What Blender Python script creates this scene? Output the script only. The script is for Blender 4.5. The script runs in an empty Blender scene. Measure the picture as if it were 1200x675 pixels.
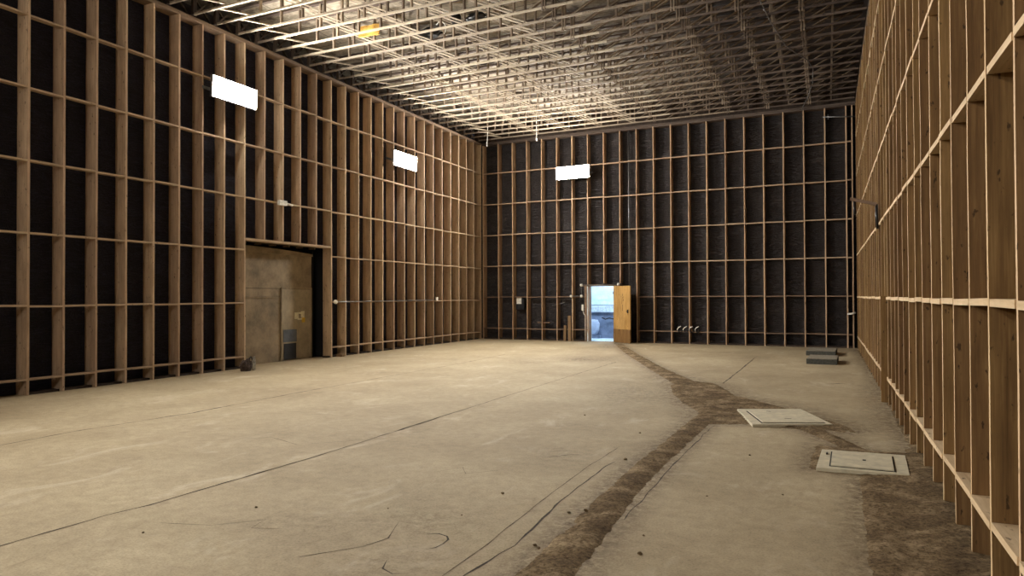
import bpy, bmesh, math, random
from mathutils import Matrix, Vector, noise
R = random.Random(7)
scn = bpy.context.scene
COL = scn.collection
CZ = 1.6332

# ------------------------------------------------------------------ helpers
def link(o, parent=None, loc=None, rotz=None):
    COL.objects.link(o)
    if parent: o.parent = parent
    if loc is not None: o.location = loc
    if rotz is not None: o.rotation_euler = (0, 0, rotz)
    return o
def empty(name, loc=(0,0,0), rotz=0, parent=None):
    o = bpy.data.objects.new(name, None); o.empty_display_size = .2
    return link(o, parent, loc, rotz)
def tag(o, label=None, cat=None, group=None, kind=None):
    if label: o['label'] = label
    if cat: o['category'] = cat
    if group: o['group'] = group
    if kind: o['kind'] = kind
    return o
def box(bm, x0, x1, y0, y1, z0, z1, mi=0, M=None):
    vs = [bm.verts.new(Vector(c) if M is None else M @ Vector(c)) for c in
          ((x0,y0,z0),(x1,y0,z0),(x1,y1,z0),(x0,y1,z0),(x0,y0,z1),(x1,y0,z1),(x1,y1,z1),(x0,y1,z1))]
    for f in ((0,3,2,1),(4,5,6,7),(0,1,5,4),(1,2,6,5),(2,3,7,6),(3,0,4,7)):
        fc = bm.faces.new([vs[i] for i in f]); fc.material_index = mi
    return vs
def bar(bm, p, q, w, t, up=(0,0,1), mi=0):
    """rectangular bar from p to q, w wide sideways, t thick along up"""
    p = Vector(p); q = Vector(q); d = (q-p); L = d.length; d.normalize()
    s = d.cross(Vector(up)); s.normalize(); u = s.cross(d)
    M = Matrix((( d.x, s.x, u.x, p.x),( d.y, s.y, u.y, p.y),( d.z, s.z, u.z, p.z),(0,0,0,1)))
    box(bm, 0, L, -w/2, w/2, -t/2, t/2, mi, M)
def tube(bm, pts, r, seg=8, mi=0, caps=True):
    pts = [Vector(p) for p in pts]; rings = []
    for i, p in enumerate(pts):
        d = (pts[min(i+1, len(pts)-1)] - pts[max(i-1, 0)]).normalized()
        a = Vector((0,0,1)) if abs(d.z) < .9 else Vector((1,0,0))
        s = d.cross(a).normalized(); u = s.cross(d)
        rings.append([bm.verts.new(p + r*(math.cos(2*math.pi*k/seg)*s + math.sin(2*math.pi*k/seg)*u)) for k in range(seg)])
    for a, b in zip(rings, rings[1:]):
        for k in range(seg):
            f = bm.faces.new((a[k], a[(k+1)%seg], b[(k+1)%seg], b[k])); f.smooth = True; f.material_index = mi
    if caps:
        bm.faces.new(rings[0][::-1]).material_index = mi; bm.faces.new(rings[-1]).material_index = mi
def mesh(name, bm, mats, bevel=0):
    if bevel:
        bmesh.ops.bevel(bm, geom=bm.edges[:], offset=bevel, segments=2, affect='EDGES', profile=.6, clamp_overlap=True)
    bmesh.ops.recalc_face_normals(bm, faces=bm.faces[:])
    me = bpy.data.meshes.new(name); bm.to_mesh(me); bm.free()
    for m in (mats if isinstance(mats, (list, tuple)) else [mats]): me.materials.append(m)
    return me
def part(name, bm, mats, parent=None, loc=(0,0,0), rotz=0, bevel=0):
    o = bpy.data.objects.new(name, mesh(name, bm, mats, bevel))
    return link(o, parent, loc, rotz)
def inst(name, me, parent=None, loc=(0,0,0), rot=(0,0,0)):
    o = bpy.data.objects.new(name, me); link(o, parent, loc); o.rotation_euler = rot
    return o

# ------------------------------------------------------------------ materials
def srgb(r, g, b):
    f = lambda c: (c/255/12.92) if c/255 <= .04045 else ((c/255+.055)/1.055)**2.4
    return (f(r), f(g), f(b), 1)
class NT:
    def __init__(s, name):
        s.m = bpy.data.materials.new(name); s.m.use_nodes = True
        s.t = s.m.node_tree; s.b = s.t.nodes['Principled BSDF']
    def n(s, typ, **kw):
        nd = s.t.nodes.new(typ)
        for k, v in kw.items():
            if k.startswith('_'): setattr(nd, k[1:], v)
            else: nd.inputs[k.replace('__',' ')].default_value = v
        return nd
    def l(s, a, b): s.t.links.new(a, b)
    def ramp(s, fac, stops):
        r = s.t.nodes.new('ShaderNodeValToRGB'); s.l(fac, r.inputs[0])
        e = r.color_ramp.elements
        while len(e) < len(stops): e.new(.5)
        for i, (p, c) in enumerate(stops): e[i].position = p; e[i].color = c
        return r.outputs[0]
    def mix(s, fac, a, b, mode='MIX'):
        m = s.t.nodes.new('ShaderNodeMix'); m.data_type = 'RGBA'; m.blend_type = mode
        for sock, v in ((m.inputs[0], fac), (m.inputs[6], a), (m.inputs[7], b)):
            if hasattr(v, 'links'): s.l(v, sock)
            else: sock.default_value = v
        return m.outputs[2]
    def noise(s, vec, scale, detail=4, rough=.6, dist=0):
        nd = s.n('ShaderNodeTexNoise', Scale=scale, Detail=detail, Roughness=rough, Distortion=dist)
        s.l(vec, nd.inputs['Vector']); return nd.outputs[0]
    def mapping(s, scale, offset_random=False):
        tc = s.n('ShaderNodeTexCoord'); mp = s.n('ShaderNodeMapping'); mp.inputs['Scale'].default_value = scale
        s.l(tc.outputs['Object'], mp.inputs['Vector'])
        if offset_random:
            oi = s.n('ShaderNodeObjectInfo'); mu = s.n('ShaderNodeVectorMath', _operation='SCALE')
            cb = s.n('ShaderNodeCombineXYZ'); 
            for i in range(3): s.l(oi.outputs['Random'], cb.inputs[i])
            s.l(cb.outputs[0], mu.inputs[0]); mu.inputs['Scale'].default_value = 57.3
            s.l(mu.outputs[0], mp.inputs['Location']); s.rnd = oi.outputs['Random']
        return mp.outputs[0]
    def bump(s, h, strength, dist=.01):
        b = s.n('ShaderNodeBump', Strength=strength, Distance=dist); s.l(h, b.inputs['Height']); s.l(b.outputs[0], s.b.inputs['Normal'])

def wood(name, dark, mid, light, grain=(1,1,.04), rough=.75, var=.35, sc=45):
    w = NT(name); v = w.mapping(grain, True)
    g = w.noise(v, sc, 6, .65, .4); p = w.noise(v, 6, 3, .5)
    c = w.ramp(g, [(.25, srgb(*dark)), (.5, srgb(*mid)), (.78, srgb(*light))])
    c2 = w.mix(.45, c, w.ramp(p, [(.3, srgb(*dark)), (.7, srgb(*light))]))
    sp = w.noise(w.mapping((1,1,.45) if grain[2] < 1 else (.45,1,1), True), 22, 3, .6)
    c2 = w.mix(w.ramp(sp, [(.30, (.75,.75,.75,1)), (.36, (0,0,0,1))]), c2, srgb(*[q*.55 for q in dark]))
    sp2 = w.noise(w.mapping((1,1,.3) if grain[2] < 1 else (.3,1,1), True), 7, 4, .65)
    c2 = w.mix(.5, c2, w.ramp(sp2, [(.32, (.62,.60,.58,1)), (.6, (1,1,1,1))]), 'MULTIPLY')
    h = w.n('ShaderNodeHueSaturation'); w.l(c2, h.inputs['Color'])
    mr = w.n('ShaderNodeMapRange'); w.l(w.rnd, mr.inputs[0]); mr.inputs[3].default_value = 1-var; mr.inputs[4].default_value = 1+var
    w.l(mr.outputs[0], h.inputs['Value'])
    mm = w.n('ShaderNodeMapRange'); w.l(w.rnd, mm.inputs[0]); mm.inputs[3].default_value = .495; mm.inputs[4].default_value = .507
    w.l(mm.outputs[0], h.inputs['Hue'])
    w.l(h.outputs[0], w.b.inputs['Base Color']); w.b.inputs['Roughness'].default_value = rough
    w.b.inputs['Specular IOR Level'].default_value = .25
    w.bump(g, .35, .004)
    return w.m
def plain(name, col, rough=.6, metal=0, var=.12, sc=14, bump=.15, spec=.4):
    w = NT(name); v = w.mapping((1,1,1), True); n_ = w.noise(v, sc, 5, .65)
    a = srgb(*[max(0, min(255, c*(1-var))) for c in col]); b = srgb(*[max(0, min(255, c*(1+var))) for c in col])
    w.l(w.ramp(n_, [(.3, a), (.7, b)]), w.b.inputs['Base Color'])
    w.b.inputs['Roughness'].default_value = rough; w.b.inputs['Metallic'].default_value = metal
    w.b.inputs['Specular IOR Level'].default_value = spec
    w.bump(n_, bump, .004); return w.m

M_STUD  = wood('stud_wood', (146,120,96), (190,160,130), (220,194,162), var=.2)
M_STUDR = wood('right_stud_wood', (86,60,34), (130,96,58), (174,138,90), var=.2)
M_STUDB = wood('back_stud_wood', (142,114,90), (178,146,116), (206,176,144), var=.2)
M_RAIL  = wood('blocking_wood', (150,126,102), (184,158,130), (208,184,156), grain=(.05,1,1), var=.05)
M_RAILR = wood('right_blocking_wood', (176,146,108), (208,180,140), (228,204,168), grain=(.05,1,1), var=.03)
M_EDGEL = wood('left_stud_lit_edge', (160,130,104), (196,166,136), (220,194,166), var=.12)  # stud fronts painted paler than the sides, imitating lamp light on edges
M_EDGER = wood('right_stud_lit_edge', (180,144,100), (212,178,132), (232,204,164), var=.1)
M_EDGEB = wood('back_stud_lit_edge', (150,120,94), (190,158,126), (214,184,152), var=.2)
M_PLATE = wood('plate_wood', (90,72,58), (125,102,84), (155,130,108), grain=(.05,1,1), var=.05)
M_TRUSS = wood('truss_wood', (138,124,106), (172,158,138), (200,186,164), grain=(.06,1,1), var=.16)
M_WEB   = wood('truss_web_wood', (92,78,66), (130,114,98), (162,146,128), grain=(1,1,.08), var=.3)
M_TRUSSD = wood('darkened_truss_wood', (58,48,42), (84,70,63), (116,102,92), grain=(.06,1,1), var=.3)  # dark tone that paints lamp falloff onto the right-hand chords
M_END   = wood('dark_end_post_wood', (40,32,28), (62,50,42), (84,70,58), var=.2)
M_PLY   = wood('door_plywood', (150,112,58), (184,142,82), (204,166,104), grain=(1,1,.12), var=0, sc=24)
M_PLY2  = wood('door_lower_board', (96,66,36), (124,90,52), (148,110,68), grain=(1,1,.12), var=0, sc=30)
M_OLD   = wood('old_loose_board', (96,72,50), (130,102,74), (160,130,98), var=.15)
M_WHITE = plain('white_plastic', (225,222,212), .45)
M_METAL = plain('grey_galvanised_metal', (130,130,130), .45, .8)
M_DARKM = plain('dark_metal', (38,36,36), .5, .6)
M_CABLE = plain('black_cable_rubber', (16,16,18), .4)
M_STONE = plain('dark_concrete_curb', (72,72,66), .85, 0, .2, 20, .4)
M_STONET= plain('curb_top_concrete', (128,120,104), .85, 0, .2, 20, .4)
M_HATCH = plain('cream_painted_hatch', (196,186,160), .6, 0, .09, 9, .2)
M_HGAP  = plain('dark_gap', (30,26,20), .9)
M_PANEL = plain('dusty_beige_panel', (140,124,100), .8, 0, .22, 2.2, .1)
M_PANEL2= plain('beige_door_panel', (154,140,116), .75, 0, .14, 3, .1)
M_GREYP = plain('blue_grey_panel', (88,92,98), .7, 0, .15, 5, .1)
M_BLACK = plain('flat_black', (12,13,18), .7)
M_INSUL = plain('yellow_insulation_foam', (214,168,84), .9, 0, .15, 30, .4)
M_BLOCKB= plain('blue_white_blockwork', (196,212,226), .8, 0, .1, 5, .3)
M_BLOCKG= plain('blue_grey_render', (128,138,160), .8, 0, .15, 5, .3)
M_LEDGE = plain('pale_ledge_concrete', (214,224,230), .8)
M_SACK  = plain('pale_blue_plastic_sack', (205,214,232), .5, 0, .08, 12, .4)
M_PAPER = plain('pale_sign_paper', (214,206,176), .8)
M_YELL  = plain('yellow_print', (196,160,60), .8)

def m_felt(name, c0, c1, c2, bs=.6):
    w = NT(name); v = w.mapping((1,1,1)); n1 = w.noise(v, 2.2, 5, .6, 1.2); n2 = w.noise(v, 9, 5, .7, 2.0)
    c = w.ramp(n1, [(.3, srgb(*c0)), (.55, srgb(*c1)), (.8, srgb(*c2))])
    w.l(c, w.b.inputs['Base Color']); w.b.inputs['Roughness'].default_value = .62; w.b.inputs['Specular IOR Level'].default_value = .35
    wv = w.noise(w.mapping((.35,1,2.4)), 3.0, 5, .7, 2.5)
    rd = w.ramp(wv, [(.47, (0,0,0,1)), (.5, (1,1,1,1)), (.53, (0,0,0,1))])
    c = w.mix(w.mix(.35, (0,0,0,1), rd), c, srgb(*[q*1.9 for q in c2])); w.l(c, w.b.inputs['Base Color'])
    ad = w.n('ShaderNodeMath', _operation='ADD'); w.l(n2, ad.inputs[0]); w.l(rd, ad.inputs[1])
    w.bump(ad.outputs[0], bs, .05); return w.m
M_FELT  = m_felt('black_felt_paper', (17,17,28), (25,25,40), (36,36,54))
M_FELTB = m_felt('creased_black_felt', (38,35,36), (54,50,51), (76,71,70), .9)

def m_deck():
    w = NT('roof_deck_board'); v = w.mapping((1,1,1))
    n1 = w.noise(v, .9, 5, .65, .6); n2 = w.noise(v, 7, 6, .7, .8)
    c = w.ramp(n2, [(.25, srgb(112,102,88)), (.5, srgb(158,146,128)), (.75, srgb(192,180,160))])
    c = w.mix(w.ramp(n1, [(.36, (1,1,1,1)), (.46, (0,0,0,1))]), c, srgb(74,60,48))
    br = w.n('ShaderNodeTexBrick', Scale=1.0); w.l(v, br.inputs['Vector'])
    br.inputs['Brick Width'].default_value = 2.44; br.inputs['Row Height'].default_value = 1.22; br.inputs['Mortar Size'].default_value = .012
    br.inputs['Color1'].default_value = (1,1,1,1); br.inputs['Color2'].default_value = (.82,.82,.82,1); br.inputs['Mortar'].default_value = (.12,.1,.08,1)
    c = w.mix(.85, c, br.outputs[0], 'MULTIPLY')
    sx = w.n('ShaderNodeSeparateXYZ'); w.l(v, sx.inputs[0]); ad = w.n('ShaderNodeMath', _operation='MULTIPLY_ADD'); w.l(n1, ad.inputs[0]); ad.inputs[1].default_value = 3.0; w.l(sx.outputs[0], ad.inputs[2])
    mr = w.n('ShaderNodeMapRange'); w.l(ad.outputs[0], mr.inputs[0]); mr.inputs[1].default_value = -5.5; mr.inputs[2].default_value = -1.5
    c = w.mix(mr.outputs[0], c, srgb(46,36,34))  # deck colour darkens to the right, imitating the lamps' falloff
    w.l(c, w.b.inputs['Base Color']); w.b.inputs['Roughness'].default_value = .9; w.bump(n2, .5, .02); return w.m
M_DECK = m_deck()

def m_floor():
    w = NT('worn_concrete_slab'); v = w.mapping((1,1,1))
    n0 = w.noise(v, .22, 4, .55, .3); n1 = w.noise(v, 1.1, 6, .62, .5); n2 = w.noise(v, 9, 6, .7); n3 = w.noise(v, 60, 3, .7)
    c = w.ramp(n1, [(.28, srgb(148,131,102)), (.5, srgb(172,155,124)), (.72, srgb(192,176,144))])
    c = w.mix(.55, c, w.ramp(n0, [(.35, srgb(148,130,100)), (.65, srgb(190,174,142))]))
    c = w.mix(.5, c, w.ramp(n2, [(.3, (.58,.56,.53,1)), (.6, (1,1,1,1))]), 'MULTIPLY')
    c = w.mix(.55, c, w.ramp(n3, [(.34, (.55,.52,.47,1)), (.55, (1,1,1,1))]), 'MULTIPLY')
    # pale scuffed patches
    mp = w.mapping((1,.55,1)); nv = w.noise(mp, 1.7, 5, .7, .8)
    c = w.mix(w.ramp(nv, [(.56, (0,0,0,1)), (.70, (.32,.32,.32,1))]), c, srgb(212,198,174))
    nd = w.noise(w.mapping((1,.6,1)), 2.6, 7, .75, 1.2)
    c = w.mix(w.ramp(nd, [(.58, (0,0,0,1)), (.72, (.55,.55,.55,1))]), c, srgb(128,110,84))
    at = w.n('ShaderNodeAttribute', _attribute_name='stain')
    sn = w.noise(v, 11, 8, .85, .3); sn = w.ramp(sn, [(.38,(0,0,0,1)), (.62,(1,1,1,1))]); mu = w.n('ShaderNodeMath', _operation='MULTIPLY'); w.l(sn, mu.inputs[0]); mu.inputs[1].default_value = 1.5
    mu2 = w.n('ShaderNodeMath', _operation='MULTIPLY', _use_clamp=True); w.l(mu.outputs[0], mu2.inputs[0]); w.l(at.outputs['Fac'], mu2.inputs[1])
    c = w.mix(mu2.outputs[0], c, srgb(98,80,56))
    w.l(c, w.b.inputs['Base Color']); w.b.inputs['Roughness'].default_value = .8; w.b.inputs['Specular IOR Level'].default_value = .3
    ad = w.n('ShaderNodeMath', _operation='ADD'); w.l(n2, ad.inputs[0]); w.l(n1, ad.inputs[1])
    w.bump(ad.outputs[0], .35, .012); return w.m
M_FLOOR = m_floor()
M_CRACK = plain('dark_crack_line', (62,52,40), .95, 0, .3, 30)  # dark colour of the crack ribbons in the slab
M_JOINT = plain('worn_joint_line', (82,68,50), .95, 0, .25, 8)
def m_dirt():
    w = NT('loose_brown_soil'); v = w.mapping((1,1,1)); n1 = w.noise(v, 3, 6, .7, .5); n2 = w.noise(v, 38, 5, .75)
    c = w.ramp(n1, [(.3, srgb(88,72,52)), (.5, srgb(128,108,80)), (.68, srgb(176,154,122))])
    c = w.mix(.85, c, w.ramp(n2, [(.38, (.30,.27,.24,1)), (.56, (1,1,1,1))]), 'MULTIPLY')
    w.l(c, w.b.inputs['Base Color']); w.b.inputs['Roughness'].default_value = .95; w.b.inputs['Specular IOR Level'].default_value = .1
    w.bump(n2, .9, .02); return w.m
M_DIRT = m_dirt()
def m_emit(name, col, st):
    m = bpy.data.materials.new(name); m.use_nodes = True; t = m.node_tree
    t.nodes.remove(t.nodes['Principled BSDF']); e = t.nodes.new('ShaderNodeEmission')
    n_ = t.nodes.new('ShaderNodeTexNoise'); n_.inputs['Scale'].default_value = 3
    r = t.nodes.new('ShaderNodeValToRGB'); r.color_ramp.elements[0].color = (*[c*.97 for c in col], 1); r.color_ramp.elements[1].color = (*col, 1)
    t.links.new(n_.outputs[0], r.inputs[0]); t.links.new(r.outputs[0], e.inputs[0])
    e.inputs[1].default_value = st
    t.links.new(e.outputs[0], t.nodes['Material Output'].inputs[0]); return m
M_LAMP = m_emit('led_lens_glow', (1,.965,.90), 460)
M_LAMP2 = m_emit('softer_led_lens_glow', (1,.965,.90), 230)
M_COOL = m_emit('cool_daylight_tube', (.62,.80,1), 260)

# ------------------------------------------------------------------ room dimensions
LX, LS = -12.3184, -.0422       # face of the left framing:  x = LX + LS*y
RX, RS = .8008, -.0395          # face of the right framing
BY = 24.37                      # face of the back framing
TOP = 7.648                     # top of the wall framing
SD = .286                       # stud depth
YN = -7.0                       # rear of the hall, behind the camera
lx = lambda y: LX + LS*y
rx = lambda y: RX + RS*y

# ------------------------------------------------------------------ stud meshes (shared)
def stud_mesh(name, h, mat, seed, w=.038, d=SD):
    rr = random.Random(seed); bm = bmesh.new(); n = max(2, int(h/.6)); rings = []
    for i in range(n+1):
        z = h*i/n; jx = rr.uniform(-.003,.003) if 0 < i < n else 0; jy = rr.uniform(-.003,.003) if 0 < i < n else 0
        rings.append([bm.verts.new(c) for c in ((-w/2+jx, jy, z), (w/2+jx, jy, z), (w/2+jx, d, z), (-w/2+jx, d, z))])
    for a, b in zip(rings, rings[1:]):
        for k in range(4): bm.faces.new((a[k], a[(k+1)%4], b[(k+1)%4], b[k])).material_index = 1 if k == 0 else 0
    bm.faces.new(rings[0][::-1]); bm.faces.new(rings[-1])
    edge = {M_STUD: M_EDGEL, M_STUDR: M_EDGER, M_STUDB: M_EDGEB}.get(mat, mat)  # front face gets the paler tone with the lamp light painted in
    return mesh(name, bm, [mat, edge])
def stud_set(tagname, mat): 
    return {}, mat
_cache = {}
def stud(parent, x, z0, z1, mat, w=.038, jit=.004, d=SD):
    key = (mat.name, round(z1-z0, 3), w, R.randrange(3), d)
    if key not in _cache: _cache[key] = stud_mesh('stud', z1-z0, mat, hash(key) & 255, w, d)
    o = inst('stud', _cache[key], parent, (x, R.uniform(0, jit), z0), (R.uniform(-.0012,.0012), R.uniform(-.0012,.0012), R.uniform(-.02,.02)))
    return o
def row(parent, name, x_studs, z, mat, depth=.2, t=.04, jz=.008, skip=()):
    bm = bmesh.new(); xs = sorted(x_studs)
    for a, b in zip(xs, xs[1:]):
        if b-a > 1.0: continue
        m = (a+b)/2
        if any(s0 < m < s1 for s0, s1 in skip): continue
        dz = R.uniform(-jz, jz); dy = R.uniform(-.004, .004); tl = R.uniform(-.006, .006)
        M = Matrix.Translation((0, 0, 0))
        vs = box(bm, a+.020, b-.020, dy, depth, z-t/2+dz, z+t/2+dz)
        for v in vs:
            if v.co.x > m: v.co.z += tl
    return part(name, bm, mat, parent)
def felt(parent, x0, x1, z0, z1, mat, holes=(), y=SD+.004):
    bm = bmesh.new(); step = .305
    nx = max(1, int((x1-x0)/step)); nz = max(1, int((z1-z0)/step))
    xs = sorted(set([x0 + (x1-x0)*i/nx for i in range(nx+1)] + [h[i] for h in holes for i in (0,1)]))
    zs = sorted(set([z0 + (z1-z0)*i/nz for i in range(nz+1)] + [h[i] for h in holes for i in (2,3)]))
    V = {}
    def vt(i, j):
        if (i, j) not in V:
            V[(i, j)] = bm.verts.new((xs[i], y - .012*abs(noise.noise(Vector((xs[i]*2.1, zs[j]*1.7, 3)))), zs[j]))
        return V[(i, j)]
    for i in range(len(xs)-1):
        for j in range(len(zs)-1):
            cx, cz = (xs[i]+xs[i+1])/2, (zs[j]+zs[j+1])/2
            if any(h[0] < cx < h[1] and h[2] < cz < h[3] for h in holes): continue
            bm.faces.new((vt(i,j), vt(i+1,j), vt(i+1,j+1), vt(i,j+1))).smooth = True
    return part('felt_lining', bm, mat, parent)

# ================================================================== LEFT WALL
def wall_frame(name, o, along):
    a = math.atan2(along[1], along[0])
    w = empty(name, (o[0], o[1], 0), a); w['kind'] = 'structure'; return w
WL = wall_frame('wall_left', (LX, 0), (LS, 1))
open0, open1, openz = 12.0, 15.16, 3.0
xsL = [7.12+.61*i for i in range(-12, 9)]
xsM = [open0+.632*i for i in range(1, 5)]
xsR = [15.16+.61*i for i in range(0, 16)]
for x in xsL + xsR:
    stud(WL, x, 0, TOP-.08, M_STUD, w=.04)
for x in xsM: stud(WL, x, openz+.03, TOP-.08, M_STUD, w=.04)
allL = xsL + xsM + xsR
zsL = [.272, 1.5066, 2.7413, 3.976, 5.2107, 6.4454]
for i, z in enumerate(zsL):
    row(WL, 'blocking_row', allL, z, M_RAIL, depth=.12, t=.034, skip=((open0, open1),) if i < 3 else ())
bm = bmesh.new(); box(bm, open0+.02, open1-.02, 0, SD, openz-.025, openz+.028); part('door_header', bm, M_RAIL, WL)
bm = bmesh.new(); box(bm, YN, 24.7, 0, SD, TOP-.08, TOP-.042); box(bm, YN, 24.7, .01, SD, TOP-.040, TOP)
part('top_plate', bm, M_PLATE, WL)
bm = bmesh.new()
for a in [.61*i + 7.4 for i in range(0, 28)]:
    if open0-.3 < a < open1: continue
    box(bm, a-.285, a+.285, .05, .24, 0, .04)
part('sole_plate', bm, M_END, WL)
felt(WL, YN, 24.9, 0, TOP, M_FELT, holes=((open0+.02, open1-.02, 0, openz),))
# cross bracing above the plate, in the plane of the wall
bm = bmesh.new()
ty = [13.563+.6125*k for k in range(-17, 18)]
for k, (a, b) in enumerate(zip(ty, ty[1:])):
    bar(bm, (a+.03, .06, TOP+.03), (b-.03, .06, TOP+.56), .03, .045, (0,1,0))
    bar(bm, (a+.03, .10, TOP+.56), (b-.03, .10, TOP+.03), .03, .045, (0,1,0))
part('cross_bracing', bm, M_END, WL)
bm = bmesh.new(); box(bm, YN, 25, .9, .94, TOP-.3, TOP+.66); box(bm, YN, 25, SD, .94, TOP-.04, TOP-.0)
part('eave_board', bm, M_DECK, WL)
# header joist ends over the opening
bm = bmesh.new()
for k in range(6): box(bm, 12.3+.5*k, 12.34+.5*k, .30, .50, openz-.07, openz-.03)
part('header_joists', bm, M_PLATE, WL)

# recess behind the opening: partition with a door leaf
PT = empty('recess_partition', (0,0,0), 0, None)
PT.location = WL.location; PT.rotation_euler = WL.rotation_euler
tag(PT, 'dusty beige panelled partition closing the large opening in the left wall', 'partition')
py = .5
bm = bmesh.new(); box(bm, 12.04, 13.72, py, py+.04, 0, 1.66); box(bm, 12.04, 13.72, py, py+.04, 1.67, 1.86)
box(bm, 12.04, 13.72, py-.018, py, 1.63, 1.665); box(bm, 12.04, 13.72, py-.012, py, 1.10, 1.125); box(bm, 12.04, 13.7, py-.010, py, .24, .262)
box(bm, 12.04, 14.92, py, py+.04, 1.87, 2.80)
part('fixed_panel', bm, M_PANEL, PT)
bm = bmesh.new()
n = 14
for i in range(n):
    a, b = 12.04+2.88*i/n, 12.04+2.88*(i+1)/n
    za = 2.90 - .10*(i/n)**2; zb = 2.90 - .10*((i+1)/n)**2
    vs = box(bm, a, b, py-.05, py+.02, 2.74, za)
    for v in vs:
        if v.co.z > 2.8 and v.co.x > a+.01: v.co.z = zb
part('sagging_top_sheet', bm, M_PANEL, PT)
bm = bmesh.new(); box(bm, 13.76, 14.86, py-.02, py+.03, .02, 1.85)
dl = part('door_leaf', bm, M_PANEL2, PT, bevel=.004)
bm = bmesh.new(); box(bm, 13.80, 14.30, py-.032, py-.022, .48, .80); gp = part('grey_patch', bm, M_GREYP, dl)
bm = bmesh.new(); box(bm, 13.82, 14.28, py-.032, py-.022, .03, .44); part('black_kick_patch', bm, M_BLACK, dl)
bm = bmesh.new(); box(bm, 13.735, 14.89, py-.03, py-.005, 1.855, 1.895); box(bm, 14.865, 14.90, py-.03, py-.005, 0, 1.9); box(bm, 13.725, 13.755, py-.03, py-.005, 0, 1.86)
part('door_trim', bm, M_PANEL, PT)
SG = bpy.data.objects.new('sign', None)
bm = bmesh.new(); box(bm, 14.22, 14.37, py-.034, py-.026, 1.07, 1.24); box(bm, 14.47, 14.60, py-.034, py-.026, 1.10, 1.27)
box(bm, 14.34, 14.5, py-.034, py-.026, 1.20, 1.245); box(bm, 14.33, 14.5, py-.034, py-.026, 1.045, 1.085)
box(bm, 14.5, 14.62, py-.036, py-.024, .97, 1.1, 1)
part('paper_sign', bm, [M_PAPER, M_YELL], dl)
# recess lining, its black colour stands in for shade in the gap
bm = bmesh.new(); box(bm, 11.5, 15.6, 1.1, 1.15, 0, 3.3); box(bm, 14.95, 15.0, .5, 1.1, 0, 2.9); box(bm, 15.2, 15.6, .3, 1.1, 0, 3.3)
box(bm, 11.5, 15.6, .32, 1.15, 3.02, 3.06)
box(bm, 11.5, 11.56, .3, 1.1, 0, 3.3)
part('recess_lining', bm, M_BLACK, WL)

# ================================================================== RIGHT WALL
RO = 24.6
WR = wall_frame('wall_right', (rx(RO), RO), (-RS, -1))
nR = math.hypot(1, RS)
xr = lambda y: (RO-y)*nR
ysR = [4.03+.61*i for i in range(-11, 34)]
ysR = [y for y in ysR if y < RO-.1]
for y in ysR: stud(WR, xr(y), -.02, TOP-.08, M_STUDR, w=.036, jit=.01)
xsr = [xr(y) for y in ysR]
zsR = [.372, 1.588, 2.862, 4.07, 5.30, 6.53]
for z in zsR: row(WR, 'blocking_row', xsr, z, M_RAILR, depth=.24 if z > .5 else SD, t=.042, jz=.006)
bm = bmesh.new(); box(bm, 0, xr(YN), 0, SD, TOP-.08, TOP-.042); box(bm, 0, xr(YN), .01, SD, TOP-.04, TOP)
part('top_plate', bm, M_PLATE, WR)
felt(WR, -.3, xr(YN), -.02, TOP, M_FELT)

# ================================================================== BACK WALL
BL = -13.35
WB = wall_frame('wall_back', (BL, BY), (1, 0))
xb = lambda x: x-BL
bx = [-12.624+.61*i for i in range(0, 21)]
dz_ = 2.06
for i, x in enumerate(bx):
    if i in (7,): stud(WB, xb(x), dz_+.04, TOP-.08, M_STUDB, w=.036)
    elif i == 8: stud(WB, xb(x), dz_+.04, TOP-.08, M_STUDB, w=.036)
    else: stud(WB, xb(x), 0, TOP-.08, M_STUDB, w=.04 if i == 20 else .036)
stud(WB, .05, 0, TOP-.08, M_STUDB); stud(WB, xb(-.26), 0, TOP-.08, M_STUDB)
allB = [.05] + [xb(x) for x in bx] + [xb(-.26)]
zsB = [.418, 1.6196, 2.821, 4.0224, 5.2238, 6.4252]
for i, z in enumerate(zsB):
    row(WB, 'blocking_row', allB, z, M_PLATE if i < 2 else M_RAIL, depth=.11, t=.036, skip=((xb(-9.05), xb(-7.2)),) if i < 2 else ())
bm = bmesh.new(); box(bm, -.1, 13.5, 0, SD, TOP-.10, TOP-.05); box(bm, -.1, 13.5, -.02, SD, TOP-.045, TOP)
part('top_plate', bm, M_TRUSSD, WB)
felt(WB, -.4, 13.8, 0, TOP, M_FELTB, holes=((xb(-9.0), xb(-7.95), 0, 2.0),))
bm = bmesh.new()
for a, b in zip(allB, allB[1:]):
    if xb(-9.05) < (a+b)/2 < xb(-7.9): continue
    box(bm, a+.02, b-.02, .03, .2, 0, .05)
part('sole_plate', bm, M_END, WB)
bm = bmesh.new(); box(bm, -.4, 13.9, .12, .16, TOP, TOP+.66); part('end_board', bm, M_END, WB)
bm = bmesh.new(); box(bm, -.3, xr(YN), .1, .14, TOP, TOP+.66); part('eave_board', bm, M_END, WR)
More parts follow.
